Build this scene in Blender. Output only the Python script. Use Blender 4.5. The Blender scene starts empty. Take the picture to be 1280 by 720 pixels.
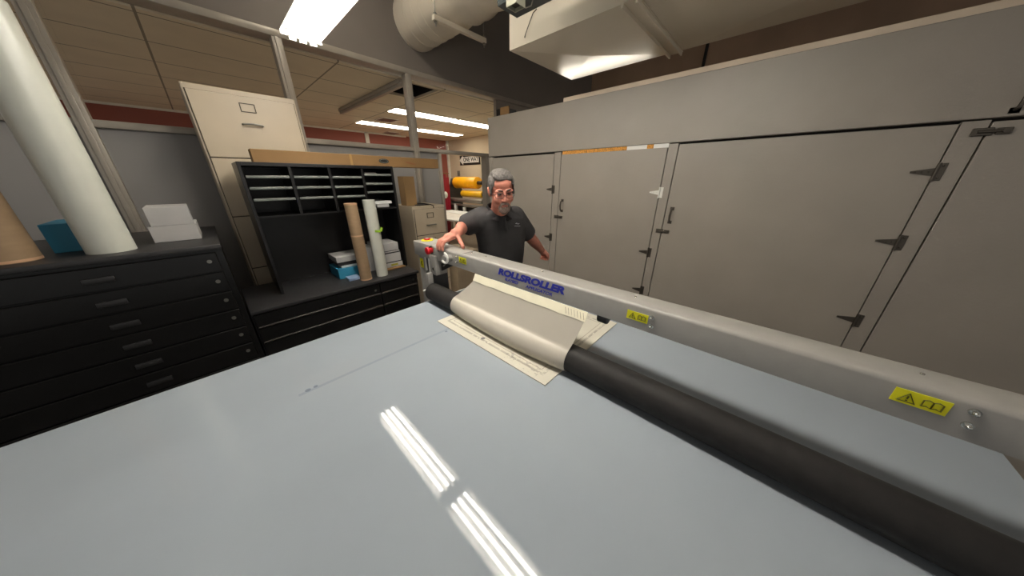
import bpy, bmesh, math, random
from mathutils import Vector, Matrix, Euler
random.seed(7)
R = math.radians
H = 1.65                       # camera height; z below is measured from the lens, floor = -H
FL, TX, TH = 337.0, 136/337.0, R(47)
PT = math.atan(TX)
SC = bpy.context.scene
C = SC.collection

# ------------------------------------------------------------------ materials
def lin(c):
    return tuple(((v/255)/12.92 if v/255 <= .04045 else ((v/255+.055)/1.055)**2.4) for v in c) + (1,)
_m = {}
def mat(name, col, rough=.5, metal=0, var=.08, scale=6, bump=0, bscale=60, emit=None, es=0, spec=.5, coat=0, sx=(1,1,1)):
    if name in _m: return _m[name]
    m = bpy.data.materials.new(name); m.use_nodes = True
    nt = m.node_tree; b = nt.nodes['Principled BSDF']
    b.inputs['Roughness'].default_value = rough; b.inputs['Metallic'].default_value = metal
    b.inputs['Specular IOR Level'].default_value = spec; b.inputs['Coat Weight'].default_value = coat
    tc = nt.nodes.new('ShaderNodeTexCoord')
    mp = nt.nodes.new('ShaderNodeMapping'); mp.inputs['Scale'].default_value = sx
    nt.links.new(tc.outputs['Object'], mp.inputs[0])
    n = nt.nodes.new('ShaderNodeTexNoise'); n.inputs['Scale'].default_value = scale; n.inputs['Detail'].default_value = 4
    nt.links.new(mp.outputs[0], n.inputs['Vector'])
    r = nt.nodes.new('ShaderNodeValToRGB'); c = lin(col)
    r.color_ramp.elements[0].position = .3; r.color_ramp.elements[1].position = .7
    r.color_ramp.elements[0].color = tuple(v*(1-var) for v in c[:3])+(1,)
    r.color_ramp.elements[1].color = tuple(min(1, v*(1+var)) for v in c[:3])+(1,)
    nt.links.new(n.outputs['Fac'], r.inputs[0]); nt.links.new(r.outputs[0], b.inputs['Base Color'])
    if bump:
        n2 = nt.nodes.new('ShaderNodeTexNoise'); n2.inputs['Scale'].default_value = bscale; n2.inputs['Detail'].default_value = 5
        nt.links.new(mp.outputs[0], n2.inputs['Vector'])
        bp = nt.nodes.new('ShaderNodeBump'); bp.inputs['Strength'].default_value = bump; bp.inputs['Distance'].default_value = .01
        nt.links.new(n2.outputs['Fac'], bp.inputs['Height']); nt.links.new(bp.outputs[0], b.inputs['Normal'])
    if emit:
        b.inputs['Emission Color'].default_value = lin(emit); b.inputs['Emission Strength'].default_value = es
    m['ramp'] = 1
    _m[name] = m
    return m
def nodes(m):
    nt = m.node_tree
    return nt, nt.nodes['Principled BSDF'], [n for n in nt.nodes if n.type == 'VALTORGB'][0]
def math_(nt, op, a, b=None):
    n = nt.nodes.new('ShaderNodeMath'); n.operation = op
    for i, v in enumerate((a, b)):
        if v is None: continue
        if isinstance(v, (int, float)): n.inputs[i].default_value = v
        else: nt.links.new(v, n.inputs[i])
    return n.outputs[0]
def overlay(m, fac, col):
    """mix a mark of another colour over the base colour"""
    nt, b, r = nodes(m)
    src = b.inputs['Base Color'].links[0].from_socket
    mx = nt.nodes.new('ShaderNodeMix'); mx.data_type = 'RGBA'
    nt.links.new(fac, mx.inputs[0]); nt.links.new(src, mx.inputs[6]); mx.inputs[7].default_value = lin(col)
    nt.links.new(mx.outputs[2], b.inputs['Base Color'])
def xyz(m):
    nt = m.node_tree
    tc = [n for n in nt.nodes if n.type == 'TEX_COORD'][0]
    s = nt.nodes.new('ShaderNodeSeparateXYZ'); nt.links.new(tc.outputs['Object'], s.inputs[0])
    return s.outputs
def noise(m, scale):
    nt = m.node_tree
    tc = [n for n in nt.nodes if n.type == 'TEX_COORD'][0]
    n = nt.nodes.new('ShaderNodeTexNoise'); n.inputs['Scale'].default_value = scale; n.inputs['Detail'].default_value = 4
    nt.links.new(tc.outputs['Object'], n.inputs['Vector']); return n.outputs['Fac']
def band(nt, v, lo, hi):
    return math_(nt, 'MULTIPLY', math_(nt, 'GREATER_THAN', v, lo), math_(nt, 'LESS_THAN', v, hi))

CAB   = mat('painted_plywood_grey', (146,138,128), .42, var=.05, scale=3, bump=.12, bscale=70)
CABIN = mat('cabinet_gap_dark', (30,26,23), .8)
BEAM  = mat('powder_coated_grey', (148,145,140), .38, var=.04, scale=25, bump=.04, bscale=300)
BEAMD = mat('dark_steel', (66,66,68), .4, .3)
RUB   = mat('black_rubber', (40,38,37), .62, spec=.25, var=.15, scale=30, bump=.03, bscale=200)
BLK   = mat('black_plastic', (18,17,17), .4)
CHR   = mat('chrome', (210,210,205), .2, 1)
STEEL = mat('zinc_steel', (150,148,140), .35, .8)
ZINC  = mat('bright_zinc', (226,224,216), .4, .2)
DSTEEL= mat('tarnished_steel', (84,78,70), .4, .6)
YEL   = mat('sticker_yellow', (236,228,20), .5)
INK   = mat('black_ink', (22,22,18), .5)
INKD  = mat('olive_ink', (90,88,12), .5)
BLUE  = mat('letter_blue', (28,38,150), .45)
RED   = mat('button_red', (190,20,32), .3)
WHT   = mat('white_plastic', (225,222,216), .35)
BLACKW= mat('black_laminate', (15,14,14), .35, var=.2, scale=8)
BLACKT= mat('black_top', (40,39,40), .42, var=.1, scale=6)
TRAY  = mat('grey_tray_edge', (104,108,104), .4)
TRAYD = mat('tray_inside', (40,38,36), .6)
FCAB  = mat('beige_enamel', (186,171,148), .42, var=.04, scale=4)
FCABD = mat('beige_gap', (70,62,52), .6)
KRAFT = mat('kraft_cardboard', (122,92,54), .75, var=.08, scale=5)
KRAFTL= mat('kraft_tube', (142,118,90), .7, var=.08, scale=12, sx=(1,1,3))
WTUBE = mat('white_film_roll', (196,197,186), .3, var=.03, scale=12)
PAPER = mat('white_paper', (212,212,210), .7, var=.05, scale=20)
PAPERG= mat('grey_carton', (170,168,166), .7, var=.05, scale=10)
CYAN  = mat('cyan_box', (40,120,150), .5)
GREEN = mat('green_tag', (150,190,50), .5)
DUCT  = mat('painted_duct_white', (218,208,190), .5, var=.04, scale=4, bump=.05, bscale=9)
BOXC  = mat('painted_sheet_metal', (228,218,198), .2, var=.02, scale=2)
WALLT = mat('taupe_wall_paint', (124,116,109), .75, var=.04, scale=2)
WALLB = mat('brown_wall', (158,132,110), .8, var=.1, scale=2)
MULL  = mat('mullion_aluminium', (166,158,146), .4, .2)
PANEL = mat('grey_wall_panel', (152,149,146), .5, var=.03, scale=2)
TERRA = mat('brick_red_paint', (150,84,72), .7, var=.05, scale=2)
CREAM = mat('cream_wall', (205,190,165), .7, var=.03, scale=2)
TRIMW = mat('white_trim', (225,220,210), .5)
FLOOR = mat('concrete_floor', (92,88,84), .6, var=.15, scale=3)
CEILD = mat('white_ceiling', (200,194,184), .9)
TUBEE = mat('lit_tube', (255,250,240), .4, emit=(255,249,238), es=54)
TUBEW = mat('weak_lit_tube', (255,250,240), .4, emit=(255,247,232), es=26)
PANE_ = mat('lit_lens', (255,252,240), .4, emit=(255,246,225), es=13)
SLATE = mat('slate_pan', (64,72,72), .45)
BRACK = mat('cream_channel', (168,166,146), .45)
FILM  = mat('vinyl_liner', (194,187,174), .42, var=.03, scale=6)
FILMC = mat('cream_backing', (246,238,212), .55, var=.04, scale=12)
YROLL = mat('yellow_film', (240,168,18), .35, var=.08, scale=10)
YROLL2= mat('dull_yellow_film', (222,170,24), .35, var=.05)
MAROON= mat('maroon_enamel', (140,18,40), .4)
SKIN  = mat('skin', (200,130,110), .5, var=.13, scale=26, bump=.03, bscale=120)
SHIRT = mat('charcoal_knit', (57,55,56), .85, var=.08, scale=14, bump=.1, bscale=25)
TROU  = mat('dark_trousers', (38,36,40), .85)
HAIR  = mat('grey_hair', (98,93,89), .8, var=.35, scale=90, bump=.3, bscale=260, sx=(1,.3,.5))
BEARD = mat('grizzled_beard', (126,108,98), .75, var=.3, scale=120, bump=.4, bscale=200)
BROW  = mat('dark_brow', (74,58,52), .7)
LIP   = mat('lip', (150,82,76), .5)
EYE   = mat('eye_dark', (40,30,28), .2)
FRAME = mat('spectacle_frame', (36,28,30), .3)
EMB   = mat('light_thread', (168,170,172), .7)
OSB   = mat('raw_strand_board', (200,140,60), .8, var=.45, scale=90)
BROWNB= mat('brown_board', (120,72,34), .7)
NAIL  = mat('dark_nail', (48,30,30), .4)

# table mat: pale blue grey, glossy, with a drawn line and two blots
MATT = mat('cutting_mat', (152,160,168), .13, var=.04, scale=2.2, spec=.3)
nt, b, r_ = nodes(MATT); X_, Y_, Z_ = xyz(MATT)
nz = noise(MATT, 9)
dev = math_(nt, 'ABSOLUTE', math_(nt, 'SUBTRACT', Y_, .697))
lf = math_(nt, 'MULTIPLY', math_(nt, 'LESS_THAN', math_(nt, 'ADD', dev, math_(nt, 'MULTIPLY', nz, .006)), .011), band(nt, X_, .03, .73))
lf = math_(nt, 'MULTIPLY', lf, math_(nt, 'MULTIPLY', nz, .42))
overlay(MATT, lf, (84,96,116))
bl = None
for bx_, by_, br_ in ((.062,.706,.010), (.088,.708,.008), (.688,.682,.007)):
    d2 = math_(nt, 'ADD', math_(nt, 'POWER', math_(nt, 'SUBTRACT', X_, bx_), 2.0), math_(nt, 'POWER', math_(nt, 'SUBTRACT', Y_, by_), 2.0))
    k = math_(nt, 'LESS_THAN', math_(nt, 'ADD', d2, math_(nt, 'MULTIPLY', nz, .00006)), br_**2+.00003)
    bl = k if bl is None else math_(nt, 'MAXIMUM', bl, k)
overlay(MATT, math_(nt, 'MULTIPLY', bl, .55), (70,80,104))
# scratched clear coat: roughness breaks up a little
nz2 = noise(MATT, 30)
rr = math_(nt, 'ADD', math_(nt, 'MULTIPLY', nz2, .012), .004)
nt.links.new(rr, b.inputs['Roughness'])

# printed board (local coordinates: origin at its near-left corner)
BOARD = mat('printed_board', (208,203,188), .5, var=.03, scale=9)
BW, BL = .69, .775
nt, b, r_ = nodes(BOARD); X_, Y_, Z_ = xyz(BOARD)
ex = math_(nt, 'MINIMUM', X_, math_(nt, 'SUBTRACT', BW, X_)); ey = math_(nt, 'MINIMUM', Y_, math_(nt, 'SUBTRACT', BL, Y_))
e = math_(nt, 'MINIMUM', ex, ey)
nf = noise(BOARD, 55); nc = noise(BOARD, 7)
l1 = math_(nt, 'MULTIPLY', band(nt, e, .040, .052), math_(nt, 'MULTIPLY', math_(nt, 'GREATER_THAN', nf, .40), 1.0))
overlay(BOARD, math_(nt, 'MULTIPLY', l1, nc), (120,112,100))
l2 = math_(nt, 'MULTIPLY', band(nt, e, .066, .070), .7)
overlay(BOARD, l2, (150,140,122))
sm = math_(nt, 'MULTIPLY', math_(nt, 'MULTIPLY', band(nt, X_, .016, .075), band(nt, Y_, .06, .26)), math_(nt, 'MULTIPLY', math_(nt, 'GREATER_THAN', nf, .57), .32))
overlay(BOARD, sm, (96,88,92))
sp = math_(nt, 'ADD', math_(nt, 'POWER', math_(nt, 'SUBTRACT', X_, .058), 2.0), math_(nt, 'POWER', math_(nt, 'SUBTRACT', Y_, .44), 2.0))
overlay(BOARD, math_(nt, 'MULTIPLY', math_(nt, 'LESS_THAN', sp, .00012), .8), (66,66,74))

# back-room ceiling: tiles with a grid, one colour
TILE = mat('ceiling_tile', (222,210,186), .85, var=.04, scale=3)
nt, b, r_ = nodes(TILE); X_, Y_, Z_ = xyz(TILE)
gx = math_(nt, 'FRACT', math_(nt, 'DIVIDE', math_(nt, 'SUBTRACT', X_, 2.72), 1.36)); gy = math_(nt, 'FRACT', math_(nt, 'DIVIDE', math_(nt, 'SUBTRACT', Y_, 3.92), .68))
g = math_(nt, 'MAXIMUM', math_(nt, 'LESS_THAN', gx, .013), math_(nt, 'LESS_THAN', gy, .026))
overlay(TILE, math_(nt, 'MULTIPLY', g, .75), (96,88,74))

GLASS = bpy.data.materials.new('clear_glass'); GLASS.use_nodes = True
nt = GLASS.node_tree; nt.nodes.clear()
o_ = nt.nodes.new('ShaderNodeOutputMaterial'); mx = nt.nodes.new('ShaderNodeMixShader')
tr = nt.nodes.new('ShaderNodeBsdfTransparent'); gl = nt.nodes.new('ShaderNodeBsdfGlossy'); gl.inputs['Roughness'].default_value = .02
fr = nt.nodes.new('ShaderNodeFresnel'); fr.inputs[0].default_value = 1.1
nt.links.new(fr.outputs[0], mx.inputs[0]); nt.links.new(tr.outputs[0], mx.inputs[1]); nt.links.new(gl.outputs[0], mx.inputs[2]); nt.links.new(mx.outputs[0], o_.inputs[0])

# ------------------------------------------------------------------ mesh helpers
class MB:
    def __init__(s): s.bm = bmesh.new()
    def box(s, x0, x1, y0, y1, z0, z1, bev=0, seg=2, rot=None, piv=None):
        t = bmesh.new(); bmesh.ops.create_cube(t, size=1)
        M = Matrix.Translation(((x0+x1)/2, (y0+y1)/2, (z0+z1)/2)) @ Matrix.Diagonal((x1-x0, y1-y0, z1-z0, 1))
        bmesh.ops.transform(t, matrix=M, verts=t.verts)
        if bev: bmesh.ops.bevel(t, geom=t.edges[:], offset=bev, segments=seg, profile=.5, affect='EDGES')
        if rot:
            p = Vector(piv) if piv else Vector(((x0+x1)/2, (y0+y1)/2, (z0+z1)/2))
            bmesh.ops.transform(t, matrix=Matrix.Translation(p) @ Euler(rot).to_matrix().to_4x4() @ Matrix.Translation(-p), verts=t.verts)
        return s.add(t)
    def add(s, t):
        me = bpy.data.meshes.new('t'); t.to_mesh(me); t.free(); s.bm.from_mesh(me); bpy.data.meshes.remove(me); return s
    def cone(s, p0, p1, r0, r1=None, seg=24, caps=True, bev=0):
        r1 = r0 if r1 is None else r1
        p0, p1 = Vector(p0), Vector(p1); d = p1-p0
        t = bmesh.new(); bmesh.ops.create_cone(t, cap_ends=caps, segments=seg, radius1=r0, radius2=r1, depth=d.length)
        if bev:
            ed = [e for e in t.edges if abs(e.verts[0].co.z-e.verts[1].co.z) < 1e-6]
            bmesh.ops.bevel(t, geom=ed, offset=bev, segments=2, profile=.5, affect='EDGES')
        M = Matrix.Translation((p0+p1)/2) @ d.to_track_quat('Z', 'Y').to_matrix().to_4x4()
        bmesh.ops.transform(t, matrix=M, verts=t.verts); return s.add(t)
    def ball(s, c, r, rot=None, u=20, v=12):
        t = bmesh.new(); bmesh.ops.create_uvsphere(t, u_segments=u, v_segments=v, radius=1)
        if isinstance(r, (int, float)): r = (r, r, r)
        M = Matrix.Translation(c) @ (Euler(rot).to_matrix().to_4x4() if rot else Matrix.Identity(4)) @ Matrix.Diagonal(tuple(r)+(1,))
        bmesh.ops.transform(t, matrix=M, verts=t.verts); return s.add(t)
    def cap(s, p0, p1, r0, r1=None):
        r1 = r0 if r1 is None else r1
        return s.cone(p0, p1, r0, r1, 20).ball(p0, r0, u=20, v=12).ball(p1, r1, u=20, v=12)
    def tube(s, pts, r, seg=10, closed=False):
        pts = [Vector(p) for p in pts]; n = len(pts); rings = []; bm = s.bm
        rs = r if isinstance(r, (list, tuple)) else [r]*n
        up = Vector((0, 0, 1)); prev = None
        for i, p in enumerate(pts):
            a = pts[(i-1) % n] if (closed or i > 0) else p; b = pts[(i+1) % n] if (closed or i < n-1) else p
            d = (b-a).normalized()
            x = (prev - d*prev.dot(d)) if prev is not None else d.cross(up if abs(d.z) < .9 else Vector((1, 0, 0)))
            x.normalize(); prev = x; y = d.cross(x)
            rings.append([bm.verts.new(p + (x*math.cos(2*math.pi*k/seg) + y*math.sin(2*math.pi*k/seg))*rs[i]) for k in range(seg)])
        for i in range(n if closed else n-1):
            A, B = rings[i], rings[(i+1) % n]
            for k in range(seg): bm.faces.new((A[k], A[(k+1) % seg], B[(k+1) % seg], B[k]))
        if not closed:
            bm.faces.new(rings[0][::-1]); bm.faces.new(rings[-1])
        return s
    def loft(s, rings, caps=True, closed=True):
        bm = s.bm; V = [[bm.verts.new(p) for p in rg] for rg in rings]
        n = len(V[0])
        for A, B in zip(V, V[1:]):
            for k in range(n if closed else n-1): bm.faces.new((A[k], A[(k+1) % n], B[(k+1) % n], B[k]))
        if caps and closed: bm.faces.new(V[0][::-1]); bm.faces.new(V[-1])
        return s
    def prism(s, poly, axis, a0, a1):
        """polygon in the two other axes extruded from a0 to a1 along axis"""
        f = {'x': lambda u, v, a: (a, u, v), 'y': lambda u, v, a: (u, a, v), 'z': lambda u, v, a: (u, v, a)}[axis]
        return s.loft([[f(u, v, a0) for u, v in poly], [f(u, v, a1) for u, v in poly]])
    def xf(s, M):
        bmesh.ops.transform(s.bm, matrix=M, verts=s.bm.verts); return s

def link(name, me, m, parent=None, origin=None):
    o = bpy.data.objects.new(name, me); C.objects.link(o)
    if m is not None:
        me.materials.clear(); me.materials.append(m)
    if parent is None:
        org = Vector(origin) if origin is not None else Vector((0, 0, 0))
        me.transform(Matrix.Translation(-org)); o.location = org + Vector((0, 0, H))
        o['org'] = tuple(org)
    else:
        r = parent
        while r.parent: r = r.parent
        me.transform(Matrix.Translation(-Vector(r['org']))); o.parent = parent
    return o
def obj(name, mb, m, parent=None, origin=None, smooth=35):
    bmesh.ops.recalc_face_normals(mb.bm, faces=mb.bm.faces[:])
    me = bpy.data.meshes.new(name); mb.bm.to_mesh(me); mb.bm.free()
    if smooth:
        for p in me.polygons: p.use_smooth = True
        me.set_sharp_from_angle(angle=R(smooth))
    return link(name, me, m, parent, origin)
def tag(o, label=None, cat=None, group=None, kind=None):
    for k, v in (('label', label), ('category', cat), ('group', group), ('kind', kind)):
        if v: o[k] = v
    return o
def thing(name, loc, label, cat, group=None):
    o = bpy.data.objects.new(name, None); C.objects.link(o); o.empty_display_size = .05
    o['org'] = tuple(loc); o.location = Vector(loc)+Vector((0, 0, H))
    return tag(o, label, cat, group)
def struct(name, mb, m, parent=None, smooth=35):
    o = obj(name, mb, m, parent, None, smooth)
    if parent is None: o['kind'] = 'structure'
    return o
def dup(root, delta, label=None):
    r = root.copy(); C.objects.link(r); r.location = root.location + Vector(delta)
    r['org'] = tuple(Vector(root['org'])+Vector(delta))
    if label: r['label'] = label
    for ch in list(root.children):
        c = ch.copy(); C.objects.link(c); c.parent = r
        for g in ch.children:
            d = g.copy(); C.objects.link(d); d.parent = c
    return r
def text_mesh(txt, size, ext, shear=0, bold=0, sx=1, space=1):
    cu = bpy.data.curves.new('t', 'FONT'); cu.body = txt; cu.size = size; cu.extrude = ext; cu.shear = shear; cu.offset = bold
    cu.align_x = 'CENTER'; cu.align_y = 'CENTER'; cu.space_character = space
    o = bpy.data.objects.new('t', cu); C.objects.link(o)
    dg = bpy.context.evaluated_depsgraph_get(); me = bpy.data.meshes.new_from_object(o.evaluated_get(dg))
    bpy.data.objects.remove(o); me.transform(Matrix.Diagonal((sx, 1, 1, 1))); return me
def text(name, txt, size, M, m, parent, ext=.0008, **k):
    me = text_mesh(txt, size, ext, **k); me.transform(M); me.name = name
    return link(name, me, m, parent)
def remesh(mb, vox, smooth=4):
    bmesh.ops.recalc_face_normals(mb.bm, faces=mb.bm.faces[:])
    me = bpy.data.meshes.new('r'); mb.bm.to_mesh(me); mb.bm.free()
    o = bpy.data.objects.new('r', me); C.objects.link(o)
    d = o.modifiers.new('r', 'REMESH'); d.mode = 'VOXEL'; d.voxel_size = vox; d.use_smooth_shade = True
    if smooth:
        q = o.modifiers.new('s', 'SMOOTH'); q.iterations = smooth; q.factor = .5
    dg = bpy.context.evaluated_depsgraph_get(); out = bpy.data.meshes.new_from_object(o.evaluated_get(dg))
    bpy.data.objects.remove(o); bpy.data.meshes.remove(me)
    for p in out.polygons: p.use_smooth = True
    return out

def P(px, py, F):
    """where something seen at (px, py) stands, F metres away over the ground (survey helper)"""
    cp, sp = math.cos(PT), math.sin(PT)
    Rr, u = px-640, 360-py
    Fh = FL*cp+u*sp; z = u*cp-FL*sp; t = F/Fh
    return Vector(((Fh*math.sin(TH)+Rr*math.cos(TH))*t, (Fh*math.cos(TH)-Rr*math.sin(TH))*t, z*t))
# matrix placing an XY text on a face that looks to -X (text runs along -Y, up is Z), tilted none
def face_mx(x, y, z): return Matrix.Translation((x, y, z)) @ Matrix(((0, 0, -1, 0), (-1, 0, 0, 0), (0, 1, 0, 0), (0, 0, 0, 1)))

# ------------------------------------------------------------------ setting
struct('floor_1', MB().box(-2.5, 5.96, 3.81, 8.52, -H, -H+.004), mat('pale_bounce_floor', (190,182,168), .5))  # pale layer added over the concrete to bounce light onto the ceiling
struct('floor', MB().box(-4, 8, -4, 10, -H-.1, -H), FLOOR)
struct('ceiling', MB().box(-4, 7, -4, 3.9, 2.35, 2.45), CEILD)
PY = 3.75
# partition: solid wall over the glass (with a hole where the round duct goes through is hidden behind the duct)
wl = struct('wall_left', MB().box(-4, 6.6, PY-.05, PY+.1, 1.25, 2.4), WALLT)
struct('trim_1', MB().box(-4, 6.6, PY-.075, PY+.1, 1.195, 1.25, .004), MULL)
struct('trim_2', MB().box(-4, 3.5, PY-.06, PY+.06, .345, .395, .004), MULL)
lw = MB().box(-4, 2.42, PY-.02, PY+.04, -H, .345)
struct('wall_1', lw, PANEL)
struct('wall_2', MB().box(3.32, 3.62, PY-.05, PY+.06, -H, .345).box(3.62, 6.6, PY-.02, PY+.04, -H, 1.195), CAB)
posts = MB()
for i, x in enumerate((2.035, .77, -.5, -1.75)):
    struct('trim_%d' % (3+i), MB().box(x+.012, x+.088, PY-.072, PY+.03, -.9, 1.195, .004).box(x+.035, x+.065, PY-.080, PY-.07, -.9, 1.195, .003), MULL)
struct('trim_7', MB().box(2.42, 2.465, PY-.06, PY+.06, -H, .345, .004), MULL)
xs = [-1.64, -.39, .88, 2.145, 3.5]
for i, (a, b_) in enumerate(((-1.64, -.5), (-.39, .77), (.88, 2.035), (2.145, 3.5))):
    struct('window_%d' % (i+1), MB().box(a, b_, PY-.004, PY+.004, .395, 1.195), GLASS)
# bulkhead track running back from the post
struct('trim_8', MB().box(2.045, 2.125, PY+.10, 6.2, 1.135, 1.178, .004).box(2.06, 2.11, PY+.10, 6.2, 1.10, 1.135, .004), MULL)
# back room
ZC = 1.18
hx0, hx1, hy0, hy1 = 2.05, 2.68, 3.95, 4.6
bc = MB().box(-2.5, hx0, PY+.1, 8.6, ZC, ZC+.03).box(hx1, 6.0, PY+.1, 8.6, ZC, ZC+.03).box(hx0, hx1, PY+.1, hy0, ZC, ZC+.03).box(hx0, hx1, hy1, 8.6, ZC, ZC+.03)
struct('ceiling_1', bc, TILE)
struct('hole_dark_box', MB().box(hx0-.02, hx1+.02, hy0-.02, hy1+.02, ZC+.45, ZC+.5).box(hx0-.03, hx0-.001, hy0-.02, hy1+.02, ZC+.031, ZC+.5).box(hx1+.001, hx1+.03, hy0-.02, hy1+.02, ZC+.031, ZC+.5).box(hx0, hx1, hy0-.03, hy0-.001, ZC+.031, ZC+.5).box(hx0, hx1, hy1+.001, hy1+.03, ZC+.031, ZC+.5), CABIN)  # dark box added above the missing tile to keep light out of it
struct('wall_back', MB().box(-2.5, 6.0, 8.52, 8.62, -H, ZC), TERRA)
struct('wall_right', MB().box(5.96, 6.06, PY+.06, 8.55, -H, ZC), CREAM)
struct('trim_9', MB().box(5.9, 5.96, 8.44, 8.52, -H, ZC, .004), TRIMW)
struct('trim_10', MB().box(3.33, 3.43, 8.49, 8.52, .5, ZC, .004), TRIMW)
struct('trim_11', MB().box(-2.5, 4.5, 8.49, 8.52, ZC-.035, ZC), TRIMW)
# far brown wall behind the cupboards
struct('wall_far', MB().box(6.6, 6.7, -4, PY+.05, -H, 2.4), WALLB)
struct('trim_12', MB().box(6.56, 6.6, 1.52, 1.56, .6, 2.4), CABIN)

for i, (x0, y0, lab) in enumerate(((2.72, 5.36, 'lit ceiling troffer behind the glass, left one of the nearer pair'),
                                   (4.12, 5.36, 'lit ceiling troffer behind the glass, right one of the nearer pair'),
                                   (2.72, 6.98, 'lit ceiling troffer near the red wall, left one of the farther pair'),
                                   (4.12, 6.98, 'lit ceiling troffer near the red wall, right one of the farther pair'))):
    t = thing('ceiling_light', (x0+.66, y0+.16, ZC-.02), lab, 'ceiling light', 'troffers in the room behind the glass')
    obj('frame', MB().box(x0-.02, x0+1.34, y0-.02, y0+.34, ZC-.012, ZC-.001), TRIMW, t)
    obj('lens', MB().box(x0, x0+1.32, y0, y0+.32, ZC-.02, ZC-.012), PANE_, t)
for i, (x0, y0, lab) in enumerate(((2.88, 6.3, 'square ceiling air vent between the two rows of lit troffers'), (3.75, 8.0, 'square ceiling air vent close to the red wall'))):
    t = thing('ceiling_vent', (x0+.15, y0+.15, ZC-.02), lab, 'vent', 'ceiling vents')
    v = MB()
    for q in range(7): v.box(x0+.03+q*.045, x0+.045+q*.045, y0+.02, y0+.38, ZC-.016, ZC-.004, rot=(0, .5, 0))
    obj('frame', MB().box(x0, x0+.36, y0, y0+.02, ZC-.015, ZC-.001).box(x0, x0+.36, y0+.38, y0+.4, ZC-.015, ZC-.001).box(x0, x0+.02, y0, y0+.4, ZC-.015, ZC-.001).box(x0+.34, x0+.36, y0, y0+.4, ZC-.015, ZC-.001), TRIMW, t)
    obj('louvre', v, STEEL, t)

# ------------------------------------------------------------------ work table
t = thing('work_table', (0, .45, -H), 'large flatbed table with glossy pale blue-grey cutting mat', 'table')
TX0, TX1, TY0, TY1, TZ = -1.7, 1.43, -.7, 1.56, -.77
obj('table_mat', MB().box(TX0, TX1, TY0, TY1, TZ-.012, TZ, .002, 1), MATT, t)
obj('table_top', MB().box(TX0-.004, TX1+.004, TY0-.004, TY1+.004, TZ-.05, TZ-.0125), BEAM, t)
obj('side_rail', MB().box(TX0, TX1, TY1-.06, TY1-.002, TZ-.16, TZ-.052, .004), BEAMD, t)
obj('side_rail', MB().box(TX0, TX1, TY0+.002, TY0+.06, TZ-.16, TZ-.052, .004), BEAMD, t)
for x in (TX0+.1, TX1-.2):
    for y in (TY0+.08, TY1-.18):
        obj('leg', MB().box(x, x+.1, y, y+.1, -H+.02, TZ-.052, .004).cone((x+.05, y+.05, -H), (x+.05, y+.05, -H+.02), .04), BEAMD, t)

# ------------------------------------------------------------------ roller gantry
g = thing('roller_applicator', (.95, .8, TZ), 'grey gantry beam with black rubber roller spanning the pale table', 'laminating roller')
BX0, BX1, BZ0, BZ1, BY0, BY1 = .92, 1.032, -.496, -.406, -1.0, 1.8
c_ = .012
poly = [(BX0, BZ0), (BX0, BZ1-c_), (BX0+.003, BZ1-.004), (BX0+c_, BZ1), (BX1-c_, BZ1), (BX1-.003, BZ1-.004), (BX1, BZ1-c_), (BX1, BZ0)]
obj('beam', MB().prism(poly, 'y', BY0, BY1), BEAM, g, smooth=50)
obj('cover_seam', MB().box(BX0+.006, BX1-.004, 1.262, 1.266, BZ1, BZ1+.0008), BEAMD, g)
obj('end_housing', MB().box(BX0-.008, BX1+.03, 1.60, BY1+.012, BZ0-.006, BZ1+.002, .005), BEAM, g)
# post at the far end, standing beside the table
obj('post', MB().box(.935, 1.05, 1.725, 1.81, -H+.02, BZ0-.006, .004), BEAM, g)
obj('foot', MB().box(.86, 1.14, 1.68, 1.84, -H, -H+.02, .004), BEAMD, g)
obj('rail_recess', MB().box(.955, 1.07, 1.652, 1.725, -1.2, BZ0-.006, .003), BEAMD, g)
obj('guide_rod', MB().cone((.93, 1.70, -.50), (.93, 1.70, -.60), .007).ball((.93, 1.70, -.60), .008), WHT, g)
obj('guide_rod', MB().cone((.925, 1.645, -.50), (.925, 1.645, -.63), .008).ball((.925, 1.645, -.63), .011), WHT, g)
# hanging bracket that carries the roller
obj('roller_bracket', MB().box(.90, .99, 1.53, 1.60, -.60, BZ0+.03, .006).box(.86, .90, 1.57, 1.60, -.73, -.585, .006), BEAM, g)
obj('bracket_bolt', MB().cone((.90, 1.55, -.555), (.893, 1.55, -.555), .011, seg=6), CHR, g)
obj('lift_rod', MB().cone((.90, 1.622, -.62), (.885, 1.61, -.69), .005).tube([(.885, 1.61, -.69), (.87, 1.615, -.71), (.85, 1.64, -.725)], .005), WHT, g)
# black notched brace under the beam
br = MB().prism([(1.607, -.614), (1.599, -.571), (1.482, -.497), (1.375, -.497), (1.50, -.56)], 'x', .945, .965)
obj('brace', br, BLK, g)
for yy, zz in ((1.545, -.560), (1.495, -.530)):
    obj('brace_slot', MB().ball((.944, yy, zz), (.002, .018, .005), rot=(-.55, 0, 0)), STEEL, g)
# roller
ro = obj('roller', MB().cone((.875, -.95, -.7108), (.875, 1.555, -.7108), .0585, seg=64, bev=.003), RUB, g)
obj('axle', MB().cone((.875, 1.555, -.7108), (.875, 1.60, -.7108), .02), STEEL, ro)
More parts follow.
